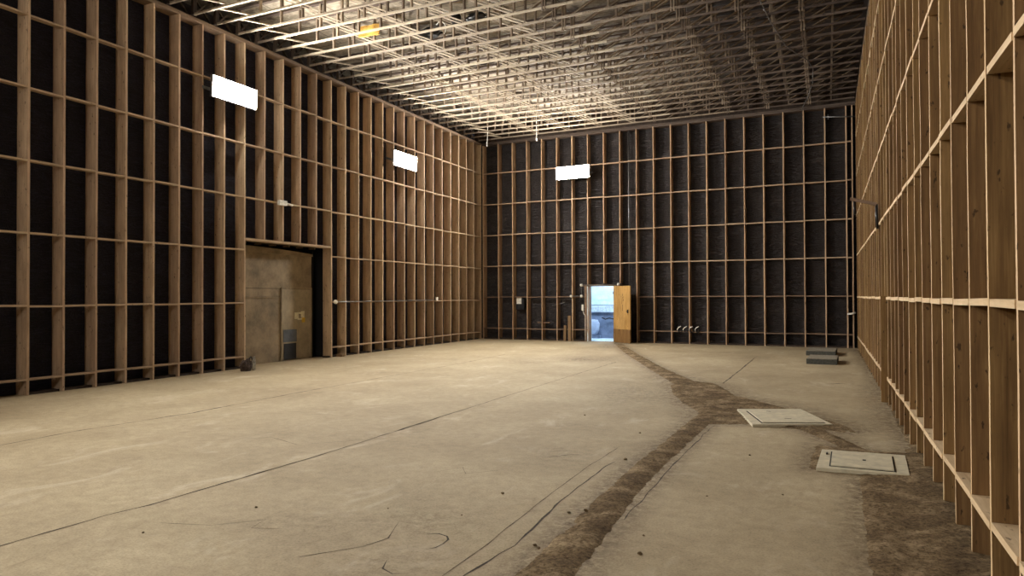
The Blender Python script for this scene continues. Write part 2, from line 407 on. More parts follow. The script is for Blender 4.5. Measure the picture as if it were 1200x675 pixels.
# door frame
DF = empty('door_1', (0, BY, 0)); DF['kind'] = 'structure'
bm = bmesh.new(); box(bm, -9.09, -9.0, -.02, SD, 0, 2.0); box(bm, -7.96, -7.88, -.02, SD, 0, 2.0); box(bm, -9.2, -7.72, -.02, SD, 2.0, 2.07)
part('door_frame', bm, M_PLATE, DF)
bm = bmesh.new(); box(bm, -9.0, -8.965, .0, SD+.1, 0, 2.0); part('pale_jamb_lining', bm, M_LEDGE, DF)
A = math.radians(37.5)
lf = empty('door_leaf', (-7.95, BY-.03-BY, .01), -A, DF)
bm = bmesh.new(); box(bm, 0, 1.0, -.04, 0, .46, 1.99); plf = part('upper_sheet', bm, M_PLY, lf, bevel=.004)
bm = bmesh.new(); box(bm, 0, 1.0, -.05, -.002, 0, .47); part('kick_board', bm, M_PLY2, lf, bevel=.004)
bm = bmesh.new(); box(bm, .84, .9, -.06, -.04, 1.04, 1.16); tube(bm, [(.87,-.05,1.1),(.87,-.1,1.1),(.92,-.11,1.1)], .014); part('latch', bm, M_DARKM, lf)
bm = bmesh.new()   # dark scribbled marks on the sheet
for z, x, h in ((1.68,.56,.07),(1.58,.57,.06),(1.49,.59,.07),(1.22,.55,.22)): bar(bm, (x,-.0415,z-h/2), (x+.015,-.0415,z+h/2), .016, .003, (0,1,0))
part('scribbled_mark', bm, M_DARKM, lf)
bm = bmesh.new()
for z in (.25,1.0,1.75): box(bm, -.03, .02, -.055, -.04, z-.05, z+.05)
part('hinges', bm, M_METAL, lf)

# ---- room beyond the door
OR = empty('wall_beyond_door', (0,0,0)); OR['kind'] = 'structure'
bm = bmesh.new(); box(bm, -11.2, -7.0, 26.9, 27.0, 1.30, 3.2)
for i, z in enumerate([1.30+.2*k for k in range(10)]): 
    box(bm, -11.2, -7.0, 26.885, 26.9, z+.012, z+.19)
part('upper_blockwork', bm, M_BLOCKB, OR)
bm = bmesh.new(); box(bm, -11.2, -7.0, 26.5, 26.6, 0, 1.02); part('lower_wall', bm, M_BLOCKG, OR)
bm = bmesh.new(); box(bm, -11.2, -7.0, 26.44, 26.95, 1.02, 1.28); part('ledge', bm, M_LEDGE, OR)
bm = bmesh.new(); box(bm, -11.3, -11.2, BY+.3, 27, 0, 3.2); box(bm, -7.0, -6.9, BY+.3, 27, 0, 3.2); part('side_walls', bm, M_BLOCKB, OR)
bm = bmesh.new(); box(bm, -11.3, -6.9, BY+SD+.02, 27, 3.2, 3.3); part('soffit', bm, M_LEDGE, OR)
bm = bmesh.new(); box(bm, -11.3, -6.9, 24.6, 27, -.1, .0); fb = part('floor_beyond_door', bm, M_LEDGE); fb['kind'] = 'structure'
bm = bmesh.new()
tube(bm, [(-9.15,26.46,.80),(-9.0,26.42,.74),(-8.85,26.44,.79),(-8.6,26.42,.75),(-8.3,26.44,.76)], .022)
o = part('pipe', bm, M_DARKM); tag(o, 'dark bent pipe along the blue-grey wall seen through the door', 'pipe')
# sack
bm = bmesh.new(); bmesh.ops.create_icosphere(bm, subdivisions=4, radius=1)
for v in bm.verts:
    c = v.co; s = lambda a, p: math.copysign(abs(a)**p, a)
    n_ = noise.noise(Vector(c)*2.2)*.12
    c.x = s(c.x,.6)*(.19+n_*.3); c.y = s(c.y,.7)*.1*(1+n_); c.z = s(c.z,.55)*(.29+n_*.2)
o = part('sack', bm, M_SACK, None, (-9.42, 26.32, .44)); 
for p in o.data.polygons: p.use_smooth = True
tag(o, 'pale plastic sack standing against the wall beyond the open door', 'sack')
bm = bmesh.new(); box(bm, -9.66, -9.18, 26.2, 26.46, 0, .135); o = part('pallet_block', bm, M_BLOCKG, bevel=.01); tag(o, 'low grey block under the pale sack beyond the door', 'block')
bm = bmesh.new(); box(bm, -9.9, -8.1, 25.6, 25.7, 3.1, 3.16); box(bm, -9.9, -8.1, 25.62, 25.68, 3.07, 3.1, 1)
o = part('tube_light', bm, [M_WHITE, M_COOL]); tag(o, 'cool white tube light in the room beyond the back door', 'light')

# ================================================================== REAR WALL (behind the camera)
WX = wall_frame('wall_rear', (3.0, YN), (-1, 0))
bm = bmesh.new(); box(bm, -.5, 17, .29, .33, 0, TOP+.6); part('felt_lining', bm, M_FELT, WX)

# ================================================================== FLOOR
POLYS = [
 [(-1.82,2.2),(-1.85,3.4),(-1.89,4.4),(-1.94,5.3),(-2.02,6.8),(-2.03,8.0),(-2.09,10.1),(-2.5,10.9),(-2.9,11.9),(-3.2,13.0),(-2.95,13.75),(-2.5,13.6),(-2.3,13.2),(-2.0,12.4),(-1.68,11.5),(-1.5,10.8),(-1.25,9.45),(-1.745,9.22),(-1.72,7.5),(-1.66,5.6),(-1.60,5.1),(-1.5,3.9),(-1.4,2.2)],
 [(-3.1,13.0),(-4.3,15.6),(-6.1,19.6),(-7.92,24.0),(-7.60,24.05),(-5.8,19.8),(-4.0,15.9),(-2.8,13.6)],
 [(-2.1,12.7),(-1.9,12.1),(-1.05,11.1),(-.28,10.0),(-.02,9.45),(-.13,9.3),(-.38,9.9),(-.85,10.95),(-1.75,10.6),(-1.95,11.0)],
 [(-1.74,9.22),(-1.2,9.56),(-.36,9.95),(-.12,9.7),(-.2,9.3),(-.42,9.42),(.1,8.3),(-.30,8.1),(-.28,8.5),(-.7,9.3),(-1.3,9.5)],
 [(-.49,8.44),(.42,8.36),(.44,8.6),(.9,8.6),(.9,2.2),(.10,2.2),(.03,4.0),(.01,4.64),(-.06,7.2),(-.49,7.24)],
 [(.43,8.4),(.37,10.05),(.235,14.06),(-.19,23.7),(.4,23.7),(.6,14),(.75,8.4)],
]
def pdist(px, py, poly):
    """signed distance, positive inside"""
    ins = False; d = 1e9; n = len(poly)
    for i in range(n):
        x0, y0 = poly[i]; x1, y1 = poly[(i+1)%n]
        if (y0 > py) != (y1 > py) and px < (x1-x0)*(py-y0)/(y1-y0)+x0: ins = not ins
        dx, dy = x1-x0, y1-y0; t = max(0, min(1, ((px-x0)*dx+(py-y0)*dy)/(dx*dx+dy*dy)))
        d = min(d, math.hypot(px-x0-t*dx, py-y0-t*dy))
    return d if ins else -d
BB = [(min(p[0] for p in P)-1, max(p[0] for p in P)+1, min(p[1] for p in P)-1, max(p[1] for p in P)+1) for P in POLYS]
def dirt_d(x, y, m=9):
    d = -m
    for P, b in zip(POLYS, BB):
        if b[0] < x < b[1] and b[2] < y < b[3]: d = max(d, pdist(x, y, P))
    return d

JOINTS = [ # (points, width, material index)
 ([(-5.10,2.2),(-5.117,2.714),(-5.12,3.419),(-5.057,3.763),(-5.056,4.377),(-5.05,5.651),(-5.113,7.156),(-5.279,10.667),(-5.423,14.251),(-5.5,17)], .02, 2),
 ([(-5.056,4.377),(-5.06,5.2),(-5.05,5.651)], .022, 1), ([(-5.113,7.156),(-5.16,8.2),(-5.2,9.0)], .03, 1),
 ([(-8.617,4.565),(-8.684,5.415),(-8.545,7.026),(-8.705,9.321),(-8.76,11.5),(-8.85,14.863),(-9.1,18)], .026, 2),
 ([(-8.6,6.5),(-8.545,7.026),(-8.60,7.6)], .04, 1),
 ([(-2.08,2.6),(-2.094,3.636),(-2.095,4.018),(-2.07,4.2),(-2.1,4.537),(-2.13,4.8),(-2.17,5.258),(-2.19,5.6),(-2.216,6.077),(-2.209,6.755)], .016, 1),
 ([(-2.2,2.6),(-2.213,3.579),(-2.24,4.137),(-2.31,5.134),(-2.375,6.308),(-2.38,7.4)], .009, 2),
 ([(-2.539,3.878),(-2.50,3.93),(-2.496,4.014),(-2.52,4.10),(-2.561,4.144),(-2.63,4.16),(-2.697,4.121)], .012, 1),
 ([(-2.42,3.5),(-2.50,3.45),(-2.60,3.50),(-2.66,3.62)], .014, 1),
 ([(-3.0,6.6),(-2.86,6.66),(-2.75,6.80),(-2.66,6.9)], .02, 1), ([(-2.98,6.9),(-2.84,6.98),(-2.7,7.02)], .012, 2),
 ([(-2.35,13.6),(-2.42,16),(-2.56,19.6)], .035, 2), ([(-1.7,9.2),(-1.66,7.0),(-1.58,5.0)], .012, 1),
 ([(-3.6,5.6),(-3.45,5.9),(-3.3,5.7),(-3.05,6.0)], .008, 2),
 ([(-6.9,5.6),(-6.2,6.2),(-5.6,6.0),(-5.2,6.5)], .008, 2), ([(-3.2,3.4),(-2.95,3.75),(-2.9,3.95),(-3.05,4.3)], .007, 2),
 ([(-9.5,12.5),(-8.5,12.8),(-7.6,12.6)], .02, 2), ([(-.62,14.3),(-.4,14.5),(-.2,14.45)], .05, 2),
 ([(-1.75,10.6),(-2.0,10.75)], .02, 2),
 ([(-4.6,3.5),(-4.2,3.62),(-3.95,3.9),(-3.9,3.7),(-3.65,3.8)], .008, 2),
]
bm = bmesh.new()
lay = bm.verts.layers.float.new('stain')
X0, X1, Y0, Y1, st = -15.0, 1.9, YN-.3, BY+.33, .13
nx, ny = int((X1-X0)/st), int((Y1-Y0)/st)
PATCH = [(-6.4,17.4,1.0,1.0,.62),(-7.6,16.4,.8,1.2,.4),(-3.15,12.4,1.1,2.4,.5),(-2.6,19.4,.5,1.2,.45),(-2.9,4.4,.45,.6,.35),(-2.6,3.6,.35,.4,.4),(-2.85,6.75,.35,.4,.3),(-7.4,22.6,.6,2.2,.5),(-3.7,3.9,.5,.5,.3),(-10.5,19.5,1.2,.8,.25)]
G = []
for i in range(nx+1):
    col = []
    for j in range(ny+1):
        x = X0+(X1-X0)*i/nx; y = Y0+(Y1-Y0)*j/ny
        v = bm.verts.new((x, y, 0)); s = 0
        if x > -9 and y > 1.5:
            d = dirt_d(x, y, 1.0); s = max(0, 1 + min(0, d)/(.5 if 9.5 < y < 14.5 else .22))*.8
        for cx, cy, sx, sy, a in PATCH:
            q = ((x-cx)/sx)**2+((y-cy)/sy)**2
            if q < 4: s = max(s, a*math.exp(-q)*(1.0+.7*noise.noise(Vector((x*2,y*1.3,7)))))
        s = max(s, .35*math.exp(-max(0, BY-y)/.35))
        v[lay] = s; col.append(v)
    G.append(col)
for i in range(nx):
    for j in range(ny): bm.faces.new((G[i][j], G[i+1][j], G[i+1][j+1], G[i][j+1]))
for pts, w, mi in JOINTS:
    pp = []
    for (a, b) in zip(pts, pts[1:]):
        L = math.hypot(b[0]-a[0], b[1]-a[1]); n = max(1, int(L/.10))
        for k in range(n): pp.append((a[0]+(b[0]-a[0])*k/n, a[1]+(b[1]-a[1])*k/n))
    pp.append(pts[-1]); prev = None
    for k, (x, y) in enumerate(pp):
        q0, q1 = pp[max(0,k-1)], pp[min(len(pp)-1,k+1)]; dx, dy = q1[0]-q0[0], q1[1]-q0[1]; L = math.hypot(dx, dy) or 1
        nx_, ny_ = -dy/L, dx/L; jj = noise.noise(Vector((x*3, y*3, 1)))*.03; ww = w*(.45+.8*abs(noise.noise(Vector((x*5, y*5, 9))))*2)*(0.2 if k in (0, len(pp)-1) else 1)
        if mi == 2: jj *= .4
        x += nx_*jj; y += ny_*jj
        cur = (bm.verts.new((x-nx_*ww/2, y-ny_*ww/2, .0015)), bm.verts.new((x+nx_*ww/2, y+ny_*ww/2, .0015)))
        if prev: bm.faces.new((prev[0], cur[0], cur[1], prev[1])).material_index = mi
        prev = cur
for v in bm.verts: pass
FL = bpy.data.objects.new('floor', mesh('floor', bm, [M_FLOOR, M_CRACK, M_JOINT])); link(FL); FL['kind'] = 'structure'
# make the normals face up
me = FL.data
if sum(p.normal.z for p in me.polygons) < 0: me.flip_normals()

# ---- loose soil filling the cut trenches
bm = bmesh.new(); cs = .035; cells = {}
def hz(x, y):
    d = dirt_d(x, y, 1.0)
    d2 = d + .02*noise.noise(Vector((x*5, y*5, 2))) + .018*noise.noise(Vector((x*22, y*22, 4)))
    if d2 < -.05: return None
    if pdist(x, y, H1_) > .02 or pdist(x, y, H2_) > .02: return None
    h = min(1, max(-.4, d2/.10))*.020 - .004
    h += (.014*noise.noise(Vector((x*5, y*5, 0))) + .010*noise.noise(Vector((x*17, y*17, 5))))*min(1, max(.1, d2/.1))
    if x > 0 and y < 8.6: h += .02*max(0, min(1, (x-rx(y)+.35)/.35))
    return h
H1_ = [(-1.605,10.419),(-.798,10.80),(-.35,9.693),(-1.242,9.25)]; H2_ = [(-.394,8.064),(.369,8.112),(.363,7.242),(-.402,7.195)]
VV = {}
def dv(i, j):
    if (i, j) not in VV:
        x, y = i*cs, j*cs; h = hz(x, y)
        VV[(i, j)] = None if h is None else bm.verts.new((x, y, h))
    return VV[(i, j)]
done = set()
for P in POLYS:
    i0, i1 = int(min(p[0] for p in P)/cs)-3, int(max(p[0] for p in P)/cs)+3
    j0, j1 = int(min(p[1] for p in P)/cs)-3, int(max(p[1] for p in P)/cs)+3
    bb = BB[POLYS.index(P)]
    for i in range(i0, i1):
        for j in range(j0, j1):
            if (i, j) in done: continue
            if pdist((i+.5)*cs, (j+.5)*cs, P) < -.07: continue
            done.add((i, j)); q = [dv(i, j), dv(i+1, j), dv(i+1, j+1), dv(i, j+1)]
            if None in q or max(v.co.z for v in q) < -.004: continue
            bm.faces.new(q).smooth = True
for v in [v for v in bm.verts if not v.link_faces]: bm.verts.remove(v)
o = part('loose_soil', bm, M_DIRT); 
if sum(p.normal.z for p in o.data.polygons) < 0: o.data.flip_normals()
tag(o, 'dark brown loose soil filling the cut trenches in the concrete floor and along the right wall', 'soil', kind='stuff')

# ---- clods
def clod(seed, r):
    bm = bmesh.new(); bmesh.ops.create_icosphere(bm, subdivisions=2, radius=r)
    for v in bm.verts: v.co *= 1+.5*noise.noise(v.co/r*1.3+Vector((seed,0,0))); v.co.z = v.co.z*.6
    return mesh('soil_clod', bm, M_DIRT)
cl = [clod(s, .014) for s in range(3)]
for k, (x, y, s) in enumerate([(-2.686,5.244,1),(-1.276,4.393,1.1),(-1.937,4.245,1),(-1.897,4.212,.8),(-2.136,6.864,1.3),(-1.353,4.746,.6),(-3.43,9.18,.9),(-2.39,8.26,1),(-1.15,5.9,.6),(-4.243,4.078,.7),(-4.5,3.3,.6),(-.6,6.2,.7),(-2.7,4.6,.5),(-1.05,7.6,.7),(-3.3,4.5,.5),(-1.9,5.1,1.2),(-1.85,5.7,1.1),(-2.0,5.0,.9)]):
    o = inst('soil_clod', cl[k%3], None, (x, y, .008*s)); o.scale = (s, s, s); o.rotation_euler.z = k*1.3
    tag(o, 'tiny dark soil clod lying on the concrete floor in front of the trench', 'clod', 'soil clods scattered on the floor')

# ---- access hatches
def hatch(name, outer, inner, label, slots, hh=.035):
    t = empty(name, (sum(p[0] for p in outer)/4, sum(p[1] for p in outer)/4, 0))
    cx, cy = t.location.x, t.location.y
    def slab(poly, z0, z1, mats, nm, bev=.004, grow=0):
        bm = bmesh.new()
        c = (sum(p[0] for p in poly)/4, sum(p[1] for p in poly)/4)
        P = [(p[0]-cx+(p[0]-c[0])*grow, p[1]-cy+(p[1]-c[1])*grow) for p in poly]
        lo = [bm.verts.new((*p, z0)) for p in P]; hi = [bm.verts.new((*p, z1)) for p in P]
        bm.faces.new(lo[::-1]); bm.faces.new(hi)
        for k in range(4): bm.faces.new((lo[k], lo[(k+1)%4], hi[(k+1)%4], hi[k]))
        return part(nm, bm, mats, t, bevel=bev)
    slab(outer, 0.0, hh, M_HATCH, 'frame')
    slab(inner, hh-.002, hh+.002, M_HGAP, 'lid_gap', 0, .05)  # thin dark slab drawn as the gap around the lid
    lid = slab(inner, hh, hh+.012, M_HATCH, 'lid')
    bm = bmesh.new()
    for (x, y, w, d) in slots:
        bm = bmesh.new(); box(bm, x-cx-w/2, x-cx+w/2, y-cy-d/2, y-cy+d/2, hh-.004, hh+.0145)
        part('lifting_slot', bm, M_DARKM, lid, bevel=.002)
    tag(t, label, 'hatch'); return t
H1 = [(-1.605,10.419),(-.798,10.80),(-.35,9.693),(-1.242,9.25)]
H2 = [(-.394,8.064),(.369,8.112),(.363,7.242),(-.402,7.195)]
hatch('access_hatch', H1, [(-1.44,10.26),(-.82,10.62),(-.45,9.72),(-1.14,9.41)],
      'cream square access hatch cover in the floor, the farther one beside the soil trench', [(-.876, 9.80, .085, .018), (-1.17, 10.30, .06, .018)])
hatch('access_hatch', H2, [(-.29,7.96),(.245,7.965),(.245,7.31),(-.282,7.305)],
      'cream square access hatch cover nearest the camera, close to the right wall', [(.0,7.64,.03,.045), (-.335,7.84,.016,.06)])

# ---- low concrete curbs at the back
def curb(x0, x1, y0, y1, h, label):
    t = empty('concrete_curb', ((x0+x1)/2, (y0+y1)/2, 0))
    w, d = (x1-x0)/2, (y1-y0)/2
    bm = bmesh.new(); box(bm, -w, w, -d, d, 0, h-.012); part('side', bm, M_STONE, t, bevel=.006)
    bm = bmesh.new(); box(bm, -w+.01, w-.01, -d+.01, d-.01, h-.013, h); part('top', bm, M_STONET, t, bevel=.004)
    tag(t, label, 'curb')
curb(-1.22, -.55, 18.35, 19.55, .135, 'low dark concrete box on the floor before the back wall, the nearer of two')
curb(-1.40, -.66, 20.95, 22.3, .135, 'low dark concrete box on the floor nearest the back wall')

# ================================================================== CEILING
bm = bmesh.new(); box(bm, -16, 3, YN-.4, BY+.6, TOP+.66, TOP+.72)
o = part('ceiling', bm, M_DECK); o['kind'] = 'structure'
CB, CT = TOP+.01, TOP+.62         # truss bottom / top
XL_, XR_ = -12.86, .24            # truss ends in local x at y = 14
def mk(fn): 
    bm = bmesh.new(); fn(bm); return bm
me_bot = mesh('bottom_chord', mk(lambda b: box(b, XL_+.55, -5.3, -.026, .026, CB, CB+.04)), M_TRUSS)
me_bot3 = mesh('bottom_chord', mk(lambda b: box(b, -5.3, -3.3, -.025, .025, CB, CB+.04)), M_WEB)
me_bot2 = mesh('bottom_chord', mk(lambda b: box(b, -3.3, XR_, -.022, .022, CB, CB+.04)), M_TRUSSD)  # chord segments darken rightwards, falloff of light put into the colour
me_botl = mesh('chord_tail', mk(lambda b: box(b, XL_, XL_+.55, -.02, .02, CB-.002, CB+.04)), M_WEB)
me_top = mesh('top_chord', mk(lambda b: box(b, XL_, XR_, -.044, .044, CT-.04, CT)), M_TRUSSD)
me_ver = mesh('web_post', mk(lambda b: box(b, -.019, .019, -.03, .03, CB+.038, CT-.038)), M_WEB)
me_pair = mesh('web_post', mk(lambda b: (box(b, -.045, -.015, -.03, .03, CB-.03, CT-.038), box(b, .015, .045, -.03, .03, CB-.03, CT-.038))), M_WEB)
me_dl = mesh('web_diagonal', mk(lambda b: bar(b, (-1.12, 0, CT-.05), (0, 0, CB+.03), .06, .022, (0,0,1))), M_TRUSS)
me_dr = mesh('web_diagonal', mk(lambda b: bar(b, (0, 0, CB+.03), (1.05, 0, CT-.05), .06, .022, (0,0,1))), M_WEB)  # right diagonals coloured darker than left ones to imitate dimmer light
me_dr2 = mesh('web_diagonal', mk(lambda b: bar(b, (0, 0, CB+.03), (1.05, 0, CT-.05), .06, .022, (0,0,1))), M_WEB)
me_brc = mesh('end_brace', mk(lambda b: bar(b, (XL_+.62, -.60, CB+.055), (XL_+.98, 0, CB+.055), .035, .03)), M_TRUSS)
me_post = mesh('end_post', mk(lambda b: box(b, XL_-.05, XL_+.02, -.04, .04, CB, CT)), M_END)
def truss(y):
    t = empty('roof_truss', (-.0413*(y-14), y, 0))
    tag(t, 'pale open web timber roof truss, one of the close parallel row across the ceiling', 'truss', 'parallel roof trusses over the hall')
    ang = R.uniform(-.0008, .0008); t.rotation_euler.z = ang
    jz = R.uniform(-.006, .006); t.location.z = jz
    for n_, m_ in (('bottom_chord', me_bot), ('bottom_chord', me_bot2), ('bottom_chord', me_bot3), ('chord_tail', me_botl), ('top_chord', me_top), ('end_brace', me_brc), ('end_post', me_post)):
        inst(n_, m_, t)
    off = .0
    for q in range(9): inst('web_post', me_ver, t, (-11.55+.6125*q, .0, 0))
    for q in range(-1, 4): inst('web_post', me_pair if q else me_ver, t, (-4.72+1.23*q, 0, 0))
    for q in range(4): inst('web_post', me_ver, t, (-4.1+1.23*q, 0, 0))
    for q in range(4):
        for s in (0, .13): inst('web_diagonal', me_dl, t, (-10.4+1.23*q+s, 0, 0))
    for q in range(8):
        inst('web_diagonal', me_dr if q < 3 else me_dr2, t, (-6.3+.78*q, .01, 0))
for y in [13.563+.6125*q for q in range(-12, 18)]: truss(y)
# yellow insulation piece, dark sags in the deck
bm = bmesh.new(); bmesh.ops.create_grid(bm, x_segments=10, y_segments=6, size=.5)
for v in bm.verts: v.co.x *= .55; v.co.y *= .3; v.co.z = .03*noise.noise(v.co*5)
o = part('insulation_scrap', bm, M_INSUL, None, (-10.30, 13.35, TOP+.24)); o.rotation_euler = (1.25, 0, .05); sm = o.modifiers.new('thick', 'SOLIDIFY'); sm.thickness = .03
tag(o, 'yellow orange insulation scrap wedged between the ceiling trusses above the left light', 'insulation')
def rag(name, x, y, z, sx, sy, sz, label, seed, mat=M_CABLE):
    bm = bmesh.new(); bmesh.ops.create_icosphere(bm, subdivisions=4, radius=1)
    for v in bm.verts:
        n_ = noise.noise(v.co*1.8+Vector((seed,1,0)))*.45 + noise.noise(v.co*5+Vector((seed,1,0)))*.16
        v.co = Vector((v.co.x*sx, v.co.y*sy, v.co.z*sz))*(1+n_)
    o = part(name, bm, mat, None, (x, y, z)); tag(o, label, 'debris')
    for p in o.data.polygons: p.use_smooth = True
    return o
rag('torn_felt', -9.6, 14.75, TOP+.50, .35, .22, .10, 'black torn felt sagging from the ceiling deck left of the loose cable', 3)
rag('torn_felt', -8.45, 14.2, TOP+.46, .12, .1, .15, 'small black torn felt tuft beside the loose cable in the trusses', 5)
rag('torn_felt', -8.0, 14.4, TOP+.5, .28, .16, .08, 'black ragged felt strip right of the loose cable in the trusses', 8)
bm = bmesh.new()
P0 = Vector((-8.85, 14.15, TOP+.10))
tube(bm, [P0+Vector((.30*math.sin(a)*.5, 0, .18+.30*math.cos(a)*.6)) for a in [-.8+.35*k_ for k_ in range(10)]], .014)
o = part('loose_cable', bm, M_WHITE); tag(o, 'short pale loop of cable hanging among the ceiling trusses', 'cable')
# conduit strung under trusses on the right
bm = bmesh.new()
pts = [(-1.85,14.0,CB-.05),(-1.75,16.2,CB-.06),(-1.6,18.0,CB-.05),(-1.45,18.6,CB-.05),(-1.2,19.4,CB-.05),(-1.12,20.2,CB-.05),(-1.2,21.5,CB-.05),(-1.42,23.0,CB-.05),(-1.65,24.2,CB-.05),(-1.68,24.34,7.45)]
tube(bm, pts, .012)
o = part('ceiling_conduit', bm, M_METAL); tag(o, 'thin grey conduit curving under the dark trusses at right of the ceiling', 'conduit')
# hanging rods
for (x, y, z0, lab, bend) in ((-12.35, 23.0, 7.17, 'thin pale rod hanging from the ceiling in the far left corner', -.03), (-10.37, 23.0, 7.19, 'thin pale rod hanging from the ceiling left of the back wall light', 0)):
    bm = bmesh.new(); tube(bm, [(0,0,1.0), (0,0,.5), (bend,0,0)], .013); tube(bm, [(bend,0,0),(bend,0,.18)], .022)
    o = part('hanging_rod', bm, M_WHITE, None, (x, y, z0)); tag(o, lab, 'rod')
bm = bmesh.new(); tube(bm, [(-4.9,17.6,CB+.02),(-4.9,17.6,CB+.32)], .02); box(bm, -4.97,-4.83,17.55,17.65,CB+.28,CB+.31); 
o = part('pipe_hanger', bm, M_METAL); tag(o, 'small grey pipe hanger among the dark trusses right of centre', 'hanger')

# ================================================================== LIGHT FIXTURES
def fixture(loc, rotz, label, w=1.26, h=.43, tilt=math.radians(3), off=.3, lm=None):
    t = empty('flood_light', loc, rotz); tag(t, label, 'light', None)
    bm = bmesh.new(); box(bm, -w/2-.02, w/2+.02, .0, .07, -h/2-.02, h/2+.02); hs = part('housing', bm, M_METAL, t, bevel=.008); hs.rotation_euler.x = tilt
    bm = bmesh.new(); box(bm, -w/2, w/2, -.012, .0, -h/2, h/2); le = part('lens', bm, lm or M_LAMP, hs)
    bm = bmesh.new()
    for s in (-1, 1): box(bm, s*w*.3-.02, s*w*.3+.02, .06, off-.03, -.03, .03)
    box(bm, -w*.52, w*.52, off-.035, off-.001, -.03, .03)
    part('bracket', bm, M_METAL, t)
    return t
aL = math.atan2(1, LS); aR = math.atan2(-1, -RS)
def onwall(y, z, off=.3): return (lx(y)+off, y, z)
fixture(onwall(11.41, 6.20), aL, 'blazing white flood light on the left wall nearest the camera')
fixture(onwall(18.40, 5.90), aL, 'blazing white flood light on the left wall nearer the back corner')
fixture((-9.40, 24.0, 6.14), 0, 'blazing white flood light on the back wall above and left of the door', off=.37)
def rear_light(loc, rot, label): return fixture(loc, rot, label)
fixture(onwall(4.4, 6.2), aL, 'blazing white flood light on the left wall behind the view', lm=M_LAMP2)
fixture(onwall(-2.6, 6.2), aL, 'blazing white flood light on the left wall at the rear end')

fixture((-5.5, YN+.07, 6.2), math.pi, 'softer white flood light on the rear wall behind the view', off=.37, lm=M_LAMP2)
# ================================================================== SMALL FITTINGS
def fitting(name, loc, rotz, parts, label, cat, group=None):
    t = empty(name, loc, rotz)
    for nm, fn, mt in parts: part(nm, mk(fn), mt, t, bevel=.003 if nm == 'box' else 0)
    tag(t, label, cat, group); return t
def sphere(b, r, c=(0,0,0)):
    g = bmesh.ops.create_uvsphere(b, u_segments=14, v_segments=10, radius=r, matrix=Matrix.Translation(c))
fitting('junction_box', (lx(13.2)+.04, 13.2, 3.97), aL, [('box', lambda b: box(b, -.16,.10,-.05,.03,-.06,.06), M_WHITE), ('connector', lambda b: tube(b, [(.10,0,0),(.26,0,-.01),(.34,0,-.015)], .028), M_WHITE)], 'white junction box with side connector on the left wall above the large opening', 'junction box')
fitting('junction_box', (lx(15.22)+.04, 15.25, 1.51), aL, [('box', lambda b: sphere(b, .06), M_WHITE), ('connector', lambda b: tube(b, [(0,0,0),(.3,.01,0),(5.3,.01,.02)], .014), M_METAL)], 'round white box at right edge of the large opening with conduit running right', 'junction box')
fitting('junction_box', (lx(20.72)+.04, 20.72, 1.57), aL, [('box', lambda b: box(b, -.05,.05,-.05,.0,-.06,.06), M_WHITE)], 'small white box on the left wall conduit nearer the back corner', 'junction box')
def rnd(loc, label, r=.055, g=None, extra=None):
    ps = [('box', lambda b: (sphere(b, r, (0,-.02,0)), box(b, -r*.5, r*.5, -.02, .05, -r*.5, r*.5)), M_WHITE)]
    if extra: ps.append(('conduit', extra, M_METAL))
    return fitting('junction_box', loc, 0, ps, label, 'junction box', g)
rnd((-9.19, BY-.04, 2.05), 'round white box at upper left corner of the back door', extra=lambda b: (tube(b, [(.06,0,0),(.7,0,-.01),(1.33,0,.0)], .014), tube(b, [(0,0,-.06),(0,0,-.34)], .01)))
rnd((-7.79, BY-.04, 2.06), 'round white box at upper right corner of the back door')
rnd((-9.59, BY-.04, 1.645), 'round white box left of the back door on a short stud', extra=lambda b: tube(b, [(.06,0,0),(.33,0,0)], .014))
rnd((-9.19, BY-.04, 1.645), 'round white box beside the left jamb at mid height')
fitting('light_switch', (-9.15, BY-.03, 1.24), 0, [('box', lambda b: box(b, -.035,.035,-.04,0,-.12,.10), M_WHITE), ('cable', lambda b: tube(b, [(0,-.02,-.1),(.05,-.02,-.25),(.10,-.02,-.3),(.10,-.02,-1.2)], .012), M_WHITE)], 'tall white switch box on the left jamb of the back door', 'switch')
fitting('notice_card', (-11.77, BY+.08, 1.50), 0, [('card', lambda b: box(b, -.11,.09,-.01,.0,-.14,.13), M_WHITE), ('backing', lambda b: box(b, -.14,.2,.0,.05,-.35,.16), M_BLACK)], 'pale blue white card on black board between studs of the back wall at left', 'card')
bm = bmesh.new(); tube(bm, [(-10.45,BY+.15,1.30),(-10.2,BY+.13,1.34),(-9.93,BY+.13,1.42),(-9.88,BY+.13,1.5),(-10.1,BY+.14,1.56)], .015)
o = part('cable_loop', bm, M_METAL); tag(o, 'grey hooked cable end in the bay left of the back door', 'cable')
bm = bmesh.new(); box(bm, -11.0, -10.5, BY+.05, BY+.12, .64, .68); o = part('narrow_batten', bm, M_PLATE); tag(o, 'short grey batten fixed low between studs left of the back door', 'batten')
# vertical pipe on the back wall
bm = bmesh.new(); tube(bm, [(-7.46,BY+.16,7.6),(-7.46,BY+.16,2.0)], .022); o = part('wall_pipe', bm, M_METAL); tag(o, 'thin grey vertical pipe running down the back wall above the plywood door', 'pipe')
# leaning boards
for (x, w, h, rot, lab) in ((-9.84, .10, .57, .03, 'short pale board standing on end left of the back door'), (-9.66, .12, .93, -.02, 'taller brown board leaning in the bay left of the back door')):
    bm = bmesh.new(); box(bm, -w/2, w/2, -.02, .02, 0, h); box(bm, -w/2+.005, w/2-.005, -.022, .022, h-.02, h)
    o = part('loose_board', bm, M_OLD, None, (x, BY-.10 if h < .7 else BY-.05, 0)); o.rotation_euler = (-.03, rot, 0); tag(o, lab, 'board')
